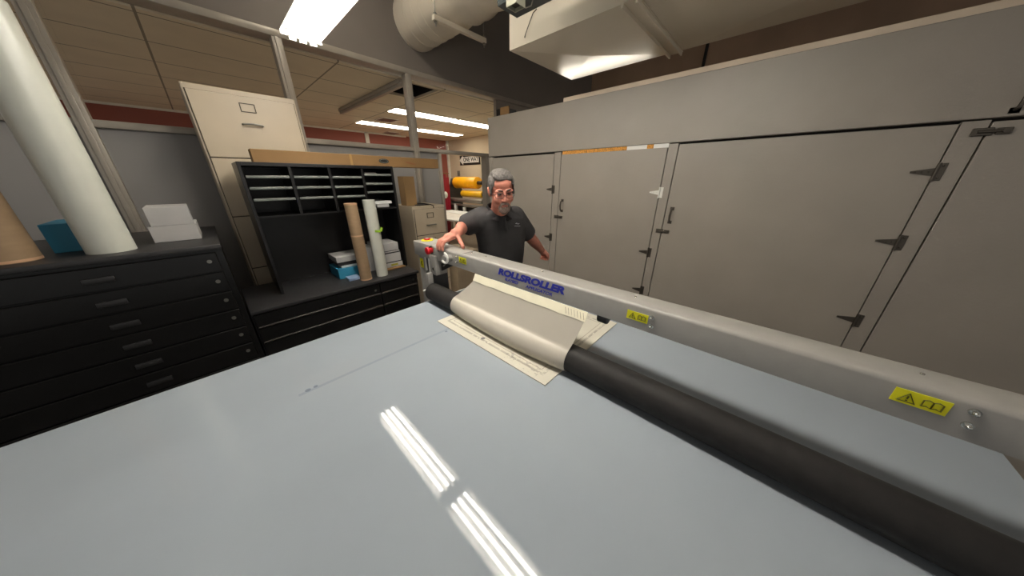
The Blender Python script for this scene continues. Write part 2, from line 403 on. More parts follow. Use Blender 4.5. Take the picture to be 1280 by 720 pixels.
# buttons and knob
rb = obj('emergency_button', MB().cone((.912, 1.565, -.43), (.885, 1.565, -.43), .018, .016).cone((.885, 1.565, -.43), (.868, 1.565, -.43), .026, .024, bev=.005), RED, g)
obj('button_collar', MB().cone((.912, 1.565, -.43), (.902, 1.565, -.43), .027), CHR, rb)
tb = obj('emergency_button', MB().cone((.985, 1.745, -.404), (.985, 1.745, -.396), .016).cone((.985, 1.745, -.396), (.985, 1.745, -.390), .025, .022, bev=.002), RED, g)
obj('button_collar', MB().cone((.985, 1.745, -.404), (.985, 1.745, -.400), .042), YEL, tb)
obj('button_cap', MB().cone((.985, 1.745, -.3905), (.985, 1.745, -.387), .010), WHT, tb)
kn = obj('lock_handle', MB().cone((.92, 1.375, -.447), (.875, 1.375, -.447), .02).cone((.89, 1.375, -.447), (.87, 1.375, -.447), .024, bev=.004), BEAM, g)
tp = [(.868, 1.362+.031*math.cos(a), -.437+.031*math.sin(a)) for a in [R(q) for q in range(100, 330, 10)]]
obj('handle_ring', MB().tube(tp, .007), WHT, kn)
# warning stickers: triangle and open book
def sticker(y, z, w, h, x=BX0, n=True):
    s_ = obj('warning_sticker', MB().box(x-.0012, x+.001, y-w/2, y+w/2, z-h/2, z+h/2, .0004, 1), YEL, g)
    ink = MB(); xx = x-.002
    a = h*.36; cy = y+w*.22; cz = z-h*.05; th = h*.05
    tri = [(xx, cy+a*.95, cz-a*.75), (xx, cy-a*.95, cz-a*.75), (xx, cy, cz+a)]
    ink.tube(tri, th, 6, True)
    ink.tube([(xx, cy, cz+a*.45), (xx, cy, cz-a*.15)], th*.8, 6).ball((xx, cy, cz-a*.45), (th*.6, th, th))
    cy = y-w*.22; b2 = w*.17; z0 = cz-a*.65; z1 = cz+a*.6
    ink.tube([(xx, cy, z0), (xx, cy+b2*.5, z0+a*.2), (xx, cy+b2, z0), (xx, cy+b2, z1), (xx, cy+b2*.5, z1+a*.2), (xx, cy, z1)], th*.8, 6, True)
    ink.tube([(xx, cy, z0), (xx, cy-b2*.5, z0+a*.2), (xx, cy-b2, z0), (xx, cy-b2, z1), (xx, cy-b2*.5, z1+a*.2), (xx, cy, z1)], th*.8, 6, True)
    obj('sticker_symbol', ink, INKD, s_)
sticker(.253, -.450, .072, .033)
sticker(1.255, -.443, .068, .037)
sticker(-.335, -.440, .072, .034)
def pbolt(x, y, z, d=(-1, 0, 0)):
    q = Vector((x, y, z)); d = Vector(d)
    obj('bolt', MB().cone(q, q+d*.004, .0075).cone(q+d*.004, q+d*.010, .0058, .004, seg=6, bev=.001).ball(q+d*.010, .0042), CHR, g)
for y, z in ((.206, -.437), (.203, -.469), (1.305, -.428), (1.308, -.460), (-.395, -.428), (-.398, -.460)): pbolt(BX0, y, z)
for y in (.29, 1.245, 1.12, .72, -.34): obj('screw', MB().ball((.985, y, BZ1+.001), (.004, .004, .0025)), CHR, g)
obj('post_sticker', MB().box(.9335, .9355, 1.745, 1.79, -.60, -.53, .0005, 1), YEL, g)
obj('post_mark', MB().tube([(.933, 1.768, -.585), (.933, 1.774, -.565), (.933, 1.764, -.55)], .004, 6), INKD, g)
# lettering
text('lettering', 'ROLLSROLLER', .045, face_mx(BX0-.0006, .758, -.440), BLUE, g, shear=.25, bold=.0024, sx=1.38)
text('small_lettering', 'FLATBED', .020, face_mx(BX0-.0006, .863, -.472), BLUE, g, shear=.25, bold=.0005, sx=1.1)
text('small_lettering', 'APPLICATOR', .020, face_mx(BX0-.0006, .692, -.474), BLUE, g, shear=.25, bold=.0005, sx=1.3)
# small black end stop under the beam beside the film
obj('film_stop', MB().cone((.955, .405, -.512), (.955, .365, -.512), .026, seg=24, bev=.004).box(.945, .965, .37, .40, -.515, BZ0+.002), BLK, g)
# cross tray under the beam where the film starts
obj('film_tray', MB().box(.955, 1.03, .42, 1.15, -.510, BZ0-.001, .002), BEAM, g)

# ------------------------------------------------------------------ printed board
bd = MB().box(.716, .716+BW, .487, .487+BL, TZ, TZ+.005)
tag(obj('mounting_board', bd, BOARD, origin=(.716, .487, TZ)), 'cream printed board with ruled border lying under the film on the table', 'board')

# ------------------------------------------------------------------ vinyl film
def film():
    rings = []; NY = 48; th = .0012
    cx, cz = .875, -.7108
    prof_out = []
    for j in range(NY+1):
        f = j/NY; y = .468 + (1.265-.468)*f
        # the film bellies out towards the operator, most at a third of its width
        bul = .025*math.sin(math.pi*min(1, f*1.02))**.8 * (1-.25*f)
        skew = .0
        pts = []
        # tail on the board, front belly around the roller, then up to the tray
        N = 26
        for i in range(N+1):
            a = R(-92) - R(150)*(i/N)            # from underneath, round the front, to the top
            rr = .0615 + bul*max(0, math.cos(a-R(200)))**1.3
            x = cx+rr*math.cos(a); z = cz+rr*math.sin(a)
            pts.append(Vector((x, y, max(z, TZ+.0065))))
        last = pts[-1]; end = Vector((.9005, y, -.531))
        for i in range(1, 11):
            q = i/10; p = last.lerp(end, q); p.z -= .006*math.sin(math.pi*q)
            p.y = y - (.012*q)*(1-f) + (-.11*q)*f if False else y + q*((1.135-1.265)*f + (-.028)*(1-f))
            pts.append(p)
        rings.append(pts)
    out = MB(); bm = out.bm
    V = [[bm.verts.new(p) for p in rg] for rg in rings]
    for A, B in zip(V, V[1:]):
        for k in range(len(A)-1): bm.faces.new((A[k], A[k+1], B[k+1], B[k]))
    return out
fm = film()
bmesh.ops.recalc_face_normals(fm.bm, faces=fm.bm.faces[:])
bmesh.ops.solidify(fm.bm, geom=fm.bm.faces[:], thickness=.001)
fo = tag(obj('vinyl_film', fm, FILM, origin=(.875, .86, -.75), smooth=60), 'off-white vinyl film draped over the roller up to the beam', 'film')
st = MB()
ring = []
for j in range(13):
    y = .437+(1.14-.437)*j/12; w = .0012*math.sin(j*2.3)
    ring.append([(.9155, y, -.4965+w*.3), (.917, y, -.4965+w*.3), (.8985, y, -.534+w*2), (.8970, y, -.534+w*2)])
obj('backing_strip', st.loft(ring), FILMC, fo)
mk = MB()
for k in range(7):
    y = .455+k*.014; mk.tube([(.9120, y, -.504), (.9005, y-.012, -.527)], .0009, 5)
obj('pen_marks', mk, KRAFT, fo)

# ------------------------------------------------------------------ cupboard wall
K = thing('storage_cupboard', (2.9, .2, -H), 'long grey painted plywood cupboard with hinged doors behind the beam', 'cupboard')
CX = 2.5
obj('carcass', MB().box(CX+.04, 3.06, -2.6, 2.70, -H, .60), CABIN, K)  # shade of the door gaps put into the carcass colour
obj('fascia', MB().box(CX-.004, CX+.05, -2.6, 2.72, .255, .665, .003, 1), CAB, K)
obj('top_panel', MB().box(CX+.05, 3.08, -2.6, 2.72, .60, .66), CAB, K)
obj('side_panel', MB().box(CX+.04, 3.08, 2.70, 2.72, -H, .60), CAB, K)
obj('plinth', MB().box(CX-.002, CX+.03, -2.6, 2.72, -H, -H+.1), CAB, K)
def stile(y0, y1): obj('stile', MB().box(CX, CX+.04, y0, y1, -H+.1, .248, .0015, 1), CAB, K)
stile(1.668, 1.745); stile(2.66, 2.72); stile(.634, .70); stile(-.62, -.545); stile(-1.80, -1.74)
def t_hinge(y, z, par, s=1, bright=True):
    m = ZINC if bright else DSTEEL
    h = MB().prism([(y+s*.005, z+.018), (y+s*.005, z-.018), (y+s*.075, z-.005), (y+s*.075, z+.005)], 'x', CX-.005, CX-.0005)
    h.box(CX-.005, CX-.0005, y-.026, y-.004, z-.04, z+.04, .001, 1)
    h.cone((CX-.008, y, z-.042), (CX-.008, y, z+.042), .006, seg=12)
    for q in (-.027, .027): h.ball((CX-.006, y-.015, z+q), .004)
    for q in (.02, .04, .06): h.ball((CX-.006, y+s*q, z), .0035)
    obj('hinge', h, m, par)
def pull(y, z, par):
    h = MB().tube([(CX-.001, y, z+.05), (CX-.03, y, z+.042), (CX-.04, y, z), (CX-.03, y, z-.042), (CX-.001, y, z-.05)], [.006, .007, .008, .007, .006], 8)
    h.box(CX-.004, CX-.0005, y-.015, y+.015, z+.04, z+.065, .001, 1).box(CX-.004, CX-.0005, y-.015, y+.015, z-.065, z-.04, .001, 1)
    obj('pull_handle', h, DSTEEL, par)
def latch(y, z, par):
    h = MB().box(CX-.01, CX-.0005, y-.005, y+.05, z-.016, z+.016, .002, 1).box(CX-.012, CX-.0005, y-.05, y-.012, z-.013, z+.013, .002, 1)
    h.cone((CX-.014, y-.03, z), (CX-.014, y+.035, z), .006, seg=10).cone((CX-.012, y-.03, z), (CX-.024, y-.03, z), .007, seg=10)
    obj('barrel_latch', h, DSTEEL, par)
def door(y0, y1, hinges=(), hbright=(), hy=None, pl=None, lt=None, top=.232):
    d = obj('door', MB().box(CX, CX+.035, y0, y1, -H+.105, top, .0015, 1), CAB, K)
    for z, b2 in zip(hinges, hbright): t_hinge(hy, z, d, 1, b2)
    if pl: pull(pl[0], pl[1], d)
    if lt: latch(lt[0], lt[1], d)
door(1.750, 2.655, (-.10, -.60), (False, False), 1.7475, None, None, .238)
door(.706, 1.663, (-.10, -.594, -.951), (True, False, False), .703, (1.617, -.256), (1.655, -.373), .225)
door(-.540, .628, (.033, -.32, -.80), (False, False, False), -.5425, (.585, -.27), (.622, -.40), .24)
door(-1.735, -.626, (), (), None, (-.66, .33), (-.632, .20), .24)
obj('raw_edge_strip', MB().box(CX+.004, CX+.03, 1.02, 1.655, .224, .2545), OSB, K)
obj('tape_strip', MB().box(CX+.003, CX+.03, .86, 1.02, .224, .2545), WHT, K)
obj('raw_edge_strip', MB().box(CX+.004, CX+.03, .81, .86, .224, .2545), OSB, K)
obj('tape_strip', MB().box(CX+.003, CX+.03, .70, .81, .224, .2545), WHT, K)
bo = MB().box(2.56, 3.06, -2.4, 1.72, .667, .715, .003, 1, rot=(0, 0, 0))
tag(obj('foam_board', bo, mat('pale_board', (214,196,174), .6), origin=(2.9, -.3, .667)), 'long pale board lying on top of the grey cupboard', 'board')

# ------------------------------------------------------------------ ducts above
t = thing('duct_plenum', (2.3, .8, .9), 'cream sheet metal plenum box hung above the grey cupboard', 'air duct')
bx0, bx1, by0, by1 = 1.86, 2.74, -1.0, 1.76
shell = MB()
shell.box(bx0, bx0+.006, by0, by1, .9, 2.35).box(bx1-.006, bx1, by0, by1, .9, 2.35).box(bx0, bx1, by1-.006, by1, .9, 2.35)
obj('side_sheet', shell, BOXC, t)
def cross(y0, y1, dz):
    m_ = MB(); bm = m_.bm
    vs = [bm.verts.new(p) for p in ((bx0, y0, .9), (bx1, y0, .9), (bx1, y1, .9), (bx0, y1, .9))]
    c0 = bm.verts.new(((bx0+bx1)/2, (y0+y1)/2, .9-dz))
    for i in range(4): bm.faces.new((vs[i], vs[(i+1) % 4], c0))
    return m_
obj('cross_broken_sheet', cross(.90, by1, .022), BOXC, t, smooth=0)
obj('cross_broken_sheet', cross(by0, .80, .022), BOXC, t, smooth=0)
obj('joint_flange', MB().box(bx0-.02, bx1+.02, .80, .90, .893, .9, .002, 1).box(bx0-.02, bx1+.02, .805, .815, .872, .9).box(bx0-.02, bx1+.02, .885, .895, .872, .9), BOXC, t)
t = thing('round_duct', (2.25, 2.7, 1.72), 'cream round duct coming out of the taupe wall over the glass', 'air duct')
rr_ = []
def ringc(y, r, n=40): return [(2.27+r*math.cos(2*math.pi*k/n), y, 1.735+r*math.sin(2*math.pi*k/n)) for k in range(n)]
pipe = MB().loft([ringc(3.699, .272), ringc(2.95, .272)])
obj('pipe', pipe, DUCT, t, smooth=60)
for y in (3.66, 3.50, 3.34, 3.20): obj('seam_ring', MB().loft([ringc(y, .275), ringc(y-.008, .2765), ringc(y-.016, .275)]), DUCT, t, smooth=60)
sl = []
for j in range(22):
    y = 2.95-j*.0562
    r = .272+.010*math.sin(j*1.9)+.012*math.sin(min(1, j/8)*math.pi/2)
    n = 40
    sl.append([(2.27+(r+.007*math.sin(3*a+j*.8))*math.cos(a), y, 1.735+(r+.007*math.sin(3*a+j*.8))*math.sin(a)) for a in [2*math.pi*k/n for k in range(n)]])
obj('wrapped_sleeve', MB().loft(sl), DUCT, t, smooth=60)
t = thing('strut_hanger', (2.25, 2.82, 1.42), 'slotted strut bar on threaded rods cradling the round duct', 'hanger')
obj('strut_bar', MB().box(1.92, 2.58, 2.79, 2.832, 1.40, 1.442, .002, 1), DUCT, t)
for x in (1.945, 2.56):
    rd = obj('threaded_rod', MB().cone((x, 2.811, 1.36 if x < 2 else 1.36), (x, 2.811, 2.35), .006, seg=8), STEEL, t)
    obj('nut', MB().cone((x, 2.811, 1.445), (x, 2.811, 1.46), .016, seg=6), STEEL, rd)
    obj('nut', MB().cone((x, 2.811, 1.385), (x, 2.811, 1.40), .016, seg=6), STEEL, rd)

# ------------------------------------------------------------------ lamps over the table
def strip(y0, y1, x, lab, dz=0, wires=True, grp='strip lights over the table', glow=TUBEE):
    t = thing('strip_light', (x, (y0+y1)/2, .9), lab, 'strip light', grp)
    obj('housing', MB().prism([(x-.04, .90), (x-.04, .955), (x+.04, .955), (x+.04, .90)], 'y', y0, y1), WHT, t, smooth=0)
    obj('side_wing', MB().prism([(x-.04, .925), (x-.115, .885), (x-.115, .890), (x-.04, .935)], 'y', y0, y1), WHT, t, smooth=0)
    obj('side_wing', MB().prism([(x+.04, .925), (x+.115, .885), (x+.115, .890), (x+.04, .935)], 'y', y0, y1), WHT, t, smooth=0)
    for y in (y0, y1-.012): obj('end_plate', MB().prism([(x-.115, .865), (x-.115, .89), (x-.05, .945), (x+.05, .945), (x+.115, .89), (x+.115, .865)], 'y', y, y+.012), WHT, t, smooth=0)
    for q in (-.058, 0, .058):
        tb_ = obj('lamp_tube', MB().cone((x+q, y0+.03, .862), (x+q, y1-.03, .862), .0125, seg=16), glow, t)
        obj('lamp_socket', MB().box(x+q-.018, x+q+.018, y0+.012, y0+.03, .842, .905).box(x+q-.018, x+q+.018, y1-.03, y1-.012, .842, .905), WHT, tb_)
    for y in (y0+.15, y1-.15) if wires else (): obj('hanging_wire', MB().cone((x, y, .955), (x, y, 2.35), .002, seg=6), STEEL, t)
    t.location.z += dz
strip(1.37, 2.60, .72, 'lit white strip light over the far end of the table, at the taupe wall')
strip(.06, 1.29, .72, 'lit white strip light over the middle of the table, nearer the camera')
# two more hang low behind the cupboard; they are what the plenum's underside mirrors
strip(1.30, 2.52, 3.6, 'lower lit strip light behind the grey cupboard', -.36, False, 'strip lights behind the cupboard', TUBEW)
strip(1.30, 2.52, 3.64, 'upper lit strip light behind the grey cupboard', -.235, False, 'strip lights behind the cupboard', TUBEW)
# added fill lamp, out of view near the ceiling, to brighten duct and wall
strip(2.10, 3.32, 1.09, 'added unseen fill light near the ceiling beside the round duct', 1.2, False, 'strip lights over the table', TUBEW)
# unlit slate fixture beside the plenum
t = thing('unlit_fixture', (1.42, 1.2, .9), 'unlit slate fixture pan with a hollow cream square tube beside the plenum', 'light fixture')
obj('reflector_pan', MB().box(1.361, 1.52, .2, 1.378, .872, .886, .002, 1).prism([(1.361, .886), (1.361, .90), (1.40, .94), (1.48, .94), (1.52, .90), (1.52, .886)], 'y', .2, 1.378), SLATE, t, smooth=0)
ch = MB()
for (a, b_, c0, d) in ((1.285, 1.290, 1.170, 1.238), (1.347, 1.352, 1.170, 1.238), (1.290, 1.347, 1.170, 1.175), (1.290, 1.347, 1.233, 1.238)): ch.box(a, b_, c0, d, .80, 2.34)
obj('square_tube', ch, BRACK, t)
obj('tube_shade_plate', MB().box(1.291, 1.346, 1.176, 1.232, .815, .83), DSTEEL, t)  # dark plate added for the shade inside the hollow tube
obj('lead_wire', MB().tube([(1.352, 1.20, .82), (1.38, 1.19, .815), (1.41, 1.18, .83), (1.43, 1.18, .872)], .003, 6), STEEL, t)
obj('side_bracket', MB().box(1.352, 1.361, 1.18, 1.23, .875, .90), STEEL, t)
for y in (.5, 1.2): obj('hanging_wire', MB().cone((1.44, y, .94), (1.44, y, 2.35), .002, seg=6), STEEL, t)
tag(obj('loose_wire', MB().tube([(1.852, 1.50, 1.06), (1.838, 1.52, 1.04), (1.836, 1.545, 1.0), (1.838, 1.585, .945), (1.842, 1.595, .93)], [.003]*4+[.005], 6), DSTEEL, origin=(1.852, 1.5, 1.06)), 'thin loose wire hanging against the cream plenum face', 'wire')

# ------------------------------------------------------------------ black furniture, left
t = thing('drawer_cabinet', (.55, 2.85, -H), 'low black drawer cabinet beyond the far table edge', 'cabinet')
obj('body', MB().box(-.02, 1.235, 2.475, 3.08, -H, -.875), BLACKW, t)
obj('cabinet_top', MB().box(-.018, 1.245, 2.44, 3.09, -.875, -.85, .004), BLACKT, t)
for i, (z0, z1) in enumerate(((-.985, -.885), (-1.105, -.993), (-1.24, -1.113), (-1.40, -1.248))):
    for x0, x1 in ((.86, 1.215), (-.01, .85)):
        d = obj('drawer', MB().box(x0, x1, 2.452, 2.475, z0, z1, .003, 1), BLACKW, t)
        obj('drawer_lip', MB().box(x0+.005, x1-.005, 2.440, 2.454, z0+.002, z0+.012, .002, 1), mat('drawer_lip_dark', (52,46,42), .4), d)
        if i == 0: obj('lock', MB().cone((x1-.04, 2.454, (z0+z1)/2), (x1-.04, 2.446, (z0+z1)/2), .011), CHR, d)

t = thing('literature_organizer', (.75, 2.9, -.85), 'black literature organizer with grey tray edges on the low cabinet', 'organizer')
obj('side_panel', MB().box(1.228, 1.25, 2.68, 3.05, -.85, .11, .002, 1), BLACKW, t)
obj('side_panel', MB().box(.19, .21, 2.68, 3.05, -.85, .11, .002, 1), BLACKW, t)
obj('back_panel', MB().box(.21, 1.228, 3.03, 3.05, -.85, .11), BLACKW, t)
obj('top_panel', MB().box(.21, 1.228, 2.68, 3.03, .085, .11, .002, 1), BLACKW, t)
for x in (.47, .725, .975): obj('divider', MB().box(x-.009, x+.009, 2.685, 3.03, -.25, .085), BLACKW, t)
obj('lower_shelf', MB().box(.21, 1.228, 2.685, 3.03, -.262, -.25), BLACKW, t)
for ci, (a, b_) in enumerate(((.212, .461), (.479, .716), (.734, .966), (.984, 1.228))):
    for zz in ((.033, -.042, -.113) if ci == 3 else (.012, -.063, -.14)):
        tr_ = obj('tray', MB().box(a+.002, b_-.002, 2.69, 3.02, zz-.004, zz+.002, rot=None), TRAYD, t)
        obj('tray_edge', MB().box(a+.004, b_-.006, 2.678, 2.69, zz-.006, zz+.012, .003), TRAY, tr_)
def stack(name, lab, cat, x0, x1, y0, y1, z0, z1, m, rot=0, grp=None):
    return tag(obj(name, MB().box(x0, x1, y0, y1, z0, z1, .002, 1, rot=(0, 0, rot)), m, origin=((x0+x1)/2, (y0+y1)/2, z0)), lab, cat, grp)
stack('paper_stack', 'grey paper bundle at the top tray of the organizer', 'paper', 1.0, 1.10, 2.70, 2.95, .0355, .055, mat('grey_paper', (96,90,86), .7))
stack('paper_ream', 'white paper ream on the organizer shelf behind the white roll', 'paper', 1.03, 1.19, 2.69, 2.97, -.215, -.19, PAPER, .03)
stack('paper_bundle', 'smaller printed paper bundle below the white ream in the organizer', 'paper', 1.055, 1.165, 2.69, 2.95, -.245, -.2165, PAPERG, -.02)
obj('ream_shelf', MB().box(.985, 1.228, 2.70, 3.03, -.2495, -.2455), BLACKW, bpy.data.objects['literature_organizer'])
zz = -.848
for i, (h_, m, r_, lab) in enumerate(((.012, KRAFT, .05, 'flat brown card at the bottom of the carton pile'), (.046, PAPERG, .04, 'grey carton with yellow label, lowest of the pile beside the white roll'),
                                (.008, BLACKW, .02, 'thin black folder above the lowest grey carton'), (.085, PAPERG, .0, 'grey carton in the middle of the pile beside the white roll'), (.012, BLACKT, .03, 'dark folder between the two upper grey cartons'),
                                (.01, PAPERG, .01, 'thin pale folder under the top grey carton'), (.006, BLACKW, .01, 'black sheet directly under the top grey carton'), (.075, PAPERG, -.02, 'grey carton on top of the pile beside the white roll'))):
    dx = -.012*i*.2
    if i == 1:
        cb = thing('carton', (1.12, 2.82, zz), lab, 'box')
        cb['group'] = 'pile of cartons and folders'
        obj('carton_body', MB().box(1.0, 1.212, 2.70, 2.95, zz, zz+h_, .002, 1), m, cb)
        obj('label', MB().box(1.09, 1.16, 2.699, 2.7005, zz+.012, zz+.032), mat('olive_label', (150,146,40), .6), cb)
    else:
        stack('carton' if m is PAPERG and h_ > .02 else 'folder', lab, 'box' if h_ > .02 else 'folder', 1.0+dx, 1.21+dx, 2.70-(.05 if i == 0 else 0), 2.95, zz, zz+h_, m, r_, 'pile of cartons and folders')
    zz += h_+.0006
stack('blue_carton', 'cyan blue carton on the low cabinet behind the kraft tube', 'box', .62, .885, 2.72, 2.98, -.849, -.755, CYAN)
stack('paper_pad', 'white paper pad lying on the cyan blue carton', 'paper', .66, .87, 2.74, 2.97, -.7545, -.735, PAPER)
stack('magazine_stack', 'dark magazine bundle on the white pad behind the kraft tube', 'magazines', .64, .86, 2.74, 2.97, -.7345, -.70, BLACKT)
stack('printed_stack', 'pale printed paper pile, topmost over the cyan carton', 'paper', .63, .85, 2.73, 2.97, -.6995, -.65, PAPERG)
stack('small_carton', 'pale carton standing between the two tubes in the organizer', 'box', .90, .99, 2.76, 2.97, -.849, -.62, PAPERG)
stack('tub_lid', 'blue and white tub lid in front of the cyan carton', 'lid', .66, .76, 2.60, 2.70, -.849, -.825, mat('blue_white', (120,140,170), .5))

def paper_tube(name, lab, x, y, z0, z1, r, m, rim, lean=(0, 0), bands=()):
    t = thing(name, (x, y, z0), lab, 'tube')
    n = 40; rings = []
    for (zz_, rr) in ((z0, r), (z1, r), (z1, r-.006), (z1-.05, r-.006)):
        f = (zz_-z0)/(z1-z0)
        rings.append([(x+lean[0]*f+rr*math.cos(2*math.pi*k/n), y+lean[1]*f+rr*math.sin(2*math.pi*k/n), zz_) for k in range(n)])
    obj('tube_wall', MB().loft(rings, True), m, t)
    for bz in bands:
        f = (bz-z0)/(z1-z0)
        obj('tape_band', MB().loft([[(x+lean[0]*f+(r+.001)*math.cos(2*math.pi*k/n), y+lean[1]*f+(r+.001)*math.sin(2*math.pi*k/n), bz+q) for k in range(n)] for q in (-.006, .006)], True), rim, t)
    return t
TAPE = mat('tube_tape', (190,150,118), .5)
w = paper_tube('film_roll', 'white film roll with green tag standing on the low black cabinet', .94, 2.57, -.849, -.165, .050, WTUBE, TRIMW)
obj('tag', MB().box(.925, .975, 2.517, 2.521, -.44, -.42, .001, 1, rot=(0, .2, .1)).box(.975, 1.0, 2.525, 2.53, -.435, -.40, .001, 1, rot=(0, .5, .4)), GREEN, w)
paper_tube('cardboard_tube', 'kraft cardboard tube standing beside the white film roll', .79, 2.565, -.849, -.185, .048, KRAFTL, TAPE, (0, 0), (-.845, -.45, -.19))

# taller black cabinet and bigger rolls to the left
t = thing('plan_chest', (-.6, 2.8, -H), 'tall black plan chest at the far left under two large rolls', 'cabinet')
obj('body', MB().box(-1.75, -.03, 2.47, 3.45, -H, -.40), BLACKW, t)
obj('chest_top', MB().box(-1.76, -.025, 2.44, 3.46, -.40, -.37, .004), BLACKT, t)
for i in range(8):
    z1 = -.42-i*.13
    d = obj('drawer', MB().box(-1.72, -.06, 2.452, 2.47, z1-.12, z1, .003, 1), BLACKW, t)
    for x in (-1.4, -.5): obj('cup_pull', MB().box(x-.05, x+.05, 2.440, 2.454, z1-.08, z1-.05, .004), BLACKT, d)
    obj('lock', MB().cone((-.1, 2.454, z1-.05), (-.1, 2.446, z1-.05), .011), STEEL, d)
paper_tube('media_roll', 'thick white media roll standing on the plan chest', -.44, 2.62, -.369, .70, .085, WTUBE, TRIMW)
paper_tube('cardboard_tube', 'thick kraft tube at the far left on the plan chest', -.73, 2.62, -.369, .66, .085, KRAFTL, TAPE, (0, 0), (-.36, .1))
stack('white_carton', 'white carton on the plan chest right of the thick white roll', 'box', -.30, -.10, 2.75, 3.05, -.369, -.27, PAPERG)
stack('white_carton', 'white carton stacked on the lower one beside the thick white roll', 'box', -.29, -.11, 2.75, 3.05, -.2695, -.16, PAPERG, .03)
stack('blue_folder_box', 'teal carton between the two thick rolls on the plan chest', 'box', -.64, -.54, 2.75, 3.05, -.369, -.22, CYAN)

# filing cabinets
def filing(name, x0, x1, y0, y1, z1, n, lab, dy=.30, zb=-H):
    t = thing(name, ((x0+x1)/2, (y0+y1)/2, zb), lab, 'filing cabinet')
    obj('body', MB().box(x0, x1, y0+.012, y1, zb, z1, .004, 1), FCAB, t)
    obj('face_gap', MB().box(x0+.012, x1-.012, y0+.008, y0+.013, zb+.06, z1-.035), FCABD, t)
    hh = (z1-.035-zb-.06)/n
    for i in range(n):
        zt = z1-.037-i*hh; zb_ = zt-hh+.008
        d = obj('drawer', MB().box(x0+.016, x1-.016, y0, y0+.012, zb_, zt, .003, 1), FCAB, t)
        xc = (x0+x1)/2; zl = zt-.075
        lh = MB().box(xc-.045, xc+.045, y0-.005, y0, zl+.025, zl+.03).box(xc-.045, xc+.045, y0-.005, y0, zl-.03, zl-.025).box(xc-.045, xc-.04, y0-.005, y0, zl-.03, zl+.03).box(xc+.04, xc+.045, y0-.005, y0, zl-.03, zl+.03)
        obj('label_holder', lh, FCABD, d)
        zh = zt-.19
        obj('pull', MB().tube([(xc-.06, y0, zh), (xc-.055, y0-.025, zh), (xc, y0-.03, zh+.004), (xc+.055, y0-.025, zh), (xc+.06, y0, zh)], .007, 8), STEEL, d)
    return t
filing('filing_cabinet', 1.60, 2.04, 3.08, 3.60, -.30, 4, 'beige four drawer filing cabinet beside the black organizer')
filing('document_cabinet', .08, .72, 3.16, 3.64, .62, 5, 'tall beige drawer cabinet behind the left end of the organizer')
stack('moving_carton', 'plain cardboard carton on the floor right of the beige filing cabinet', 'box', 2.06, 2.44, 2.95, 3.45, -H, -.93, mat('beige_carton', (160,142,116), .7))
bt = thing('cable', (1.8, 3.2, -.30), 'thin black cable lying on the beige filing cabinet', 'cable')
obj('wire', MB().tube([(1.78, 3.46, -.294), (1.80, 3.38, -.286), (1.82, 3.26, -.282), (1.85, 3.14, -.286), (1.86, 3.085, -.294), (1.868, 3.068, -.30), (1.87, 3.066, -.33)], .005, 6), BLK, bt)
stack('brown_carton', 'upright brown carton standing on the beige filing cabinet', 'box', 1.605, 1.74, 3.22, 3.36, -.2985, .03, mat('upright_carton', (160,128,86), .75))
stack('folder', 'dark flat folder on the filing cabinet in front of brown carton', 'folder', 1.70, 1.86, 3.16, 3.34, -.2985, -.289, BLACKT, .3)
# long kraft box on top
t = thing('long_carton', (1.1, 2.92, .1105), 'long kraft carton with dark oval mark lying on the black organizer', 'box')
obj('carton_body', MB().box(.30, 1.86, 2.86, 2.96, .1105, .205, .003, 1), KRAFT, t)
obj('end_tape', MB().box(.955, .975, 2.8592, 2.962, .110, .2058), mat('tape_brown', (150,116,66), .4), t)
obj('oval_mark', MB().ball((1.255, 2.8595, .162), (.048, .0012, .022)), INK, t)
obj('oval_ring', MB().tube([(1.255+.038*math.cos(a), 2.858, .162+.015*math.sin(a)) for a in [R(q) for q in range(0, 360, 15)]], .0016, 6, True), TRAY, t)
obj('printed_mark', MB().ball((1.53, 2.8597, .152), (.06, .0008, .008), rot=(0, .2, 0)), BROWNB, t)

# ------------------------------------------------------------------ things in the back room
t = thing('direction_sign', (5.95, 7.36, .42), 'black and white one way arrow sign on the cream wall', 'sign')
obj('sign_plate', MB().box(5.945, 5.958, 6.87, 7.87, .42, .70, .002, 1), INK, t)
ar = MB().prism([(7.88, .56), (7.70, .70), (7.70, .655), (6.93, .655), (6.93, .485), (7.70, .485), (7.70, .42)], 'x', 5.938, 5.945)
obj('arrow', ar, WHT, t)
text('lettering', 'ONE WAY', .17, face_mx(5.937, 7.31, .57), INK, t, bold=.004, sx=.92, ext=.001)
t = thing('wall_switch', (5.95, 8.0, .1), 'small grey switch box on the cream wall under the arrow sign', 'switch')
obj('switch_plate', MB().box(5.93, 5.958, 7.92, 8.04, .10, .26, .004), mat('grey_box', (120,116,106), .5), t)
obj('toggle', MB().box(5.92, 5.932, 7.97, 7.99, .165, .195, .002), BLK, t)
t = thing('film_laminator', (5.3, 6.5, -H), 'laminating machine with two yellow film rolls in the back room', 'laminator')
rl = obj('upper_film_roll', MB().cone((5.2, 6.13, -.095), (5.2, 7.12, -.095), .155, seg=40, bev=.006), YROLL, t)
obj('roll_core', MB().cone((5.2, 5.95, -.095), (5.2, 6.13, -.095), .05).cone((5.2, 7.12, -.095), (5.2, 7.2, -.095), .06), BLK, rl)
rl = obj('lower_film_roll', MB().cone((5.1, 5.82, -.385), (5.1, 6.72, -.385), .085, seg=32, bev=.004), YROLL2, t)
obj('roll_core', MB().cone((5.1, 5.72, -.385), (5.1, 5.82, -.385), .05), BLK, rl)
obj('side_frame', MB().prism([(4.98, -.55), (4.98, -.35), (5.12, .02), (5.32, .02), (5.45, -.3), (5.45, -1.0), (5.0, -1.0)], 'y', 7.2, 7.28), BEAMD, t)
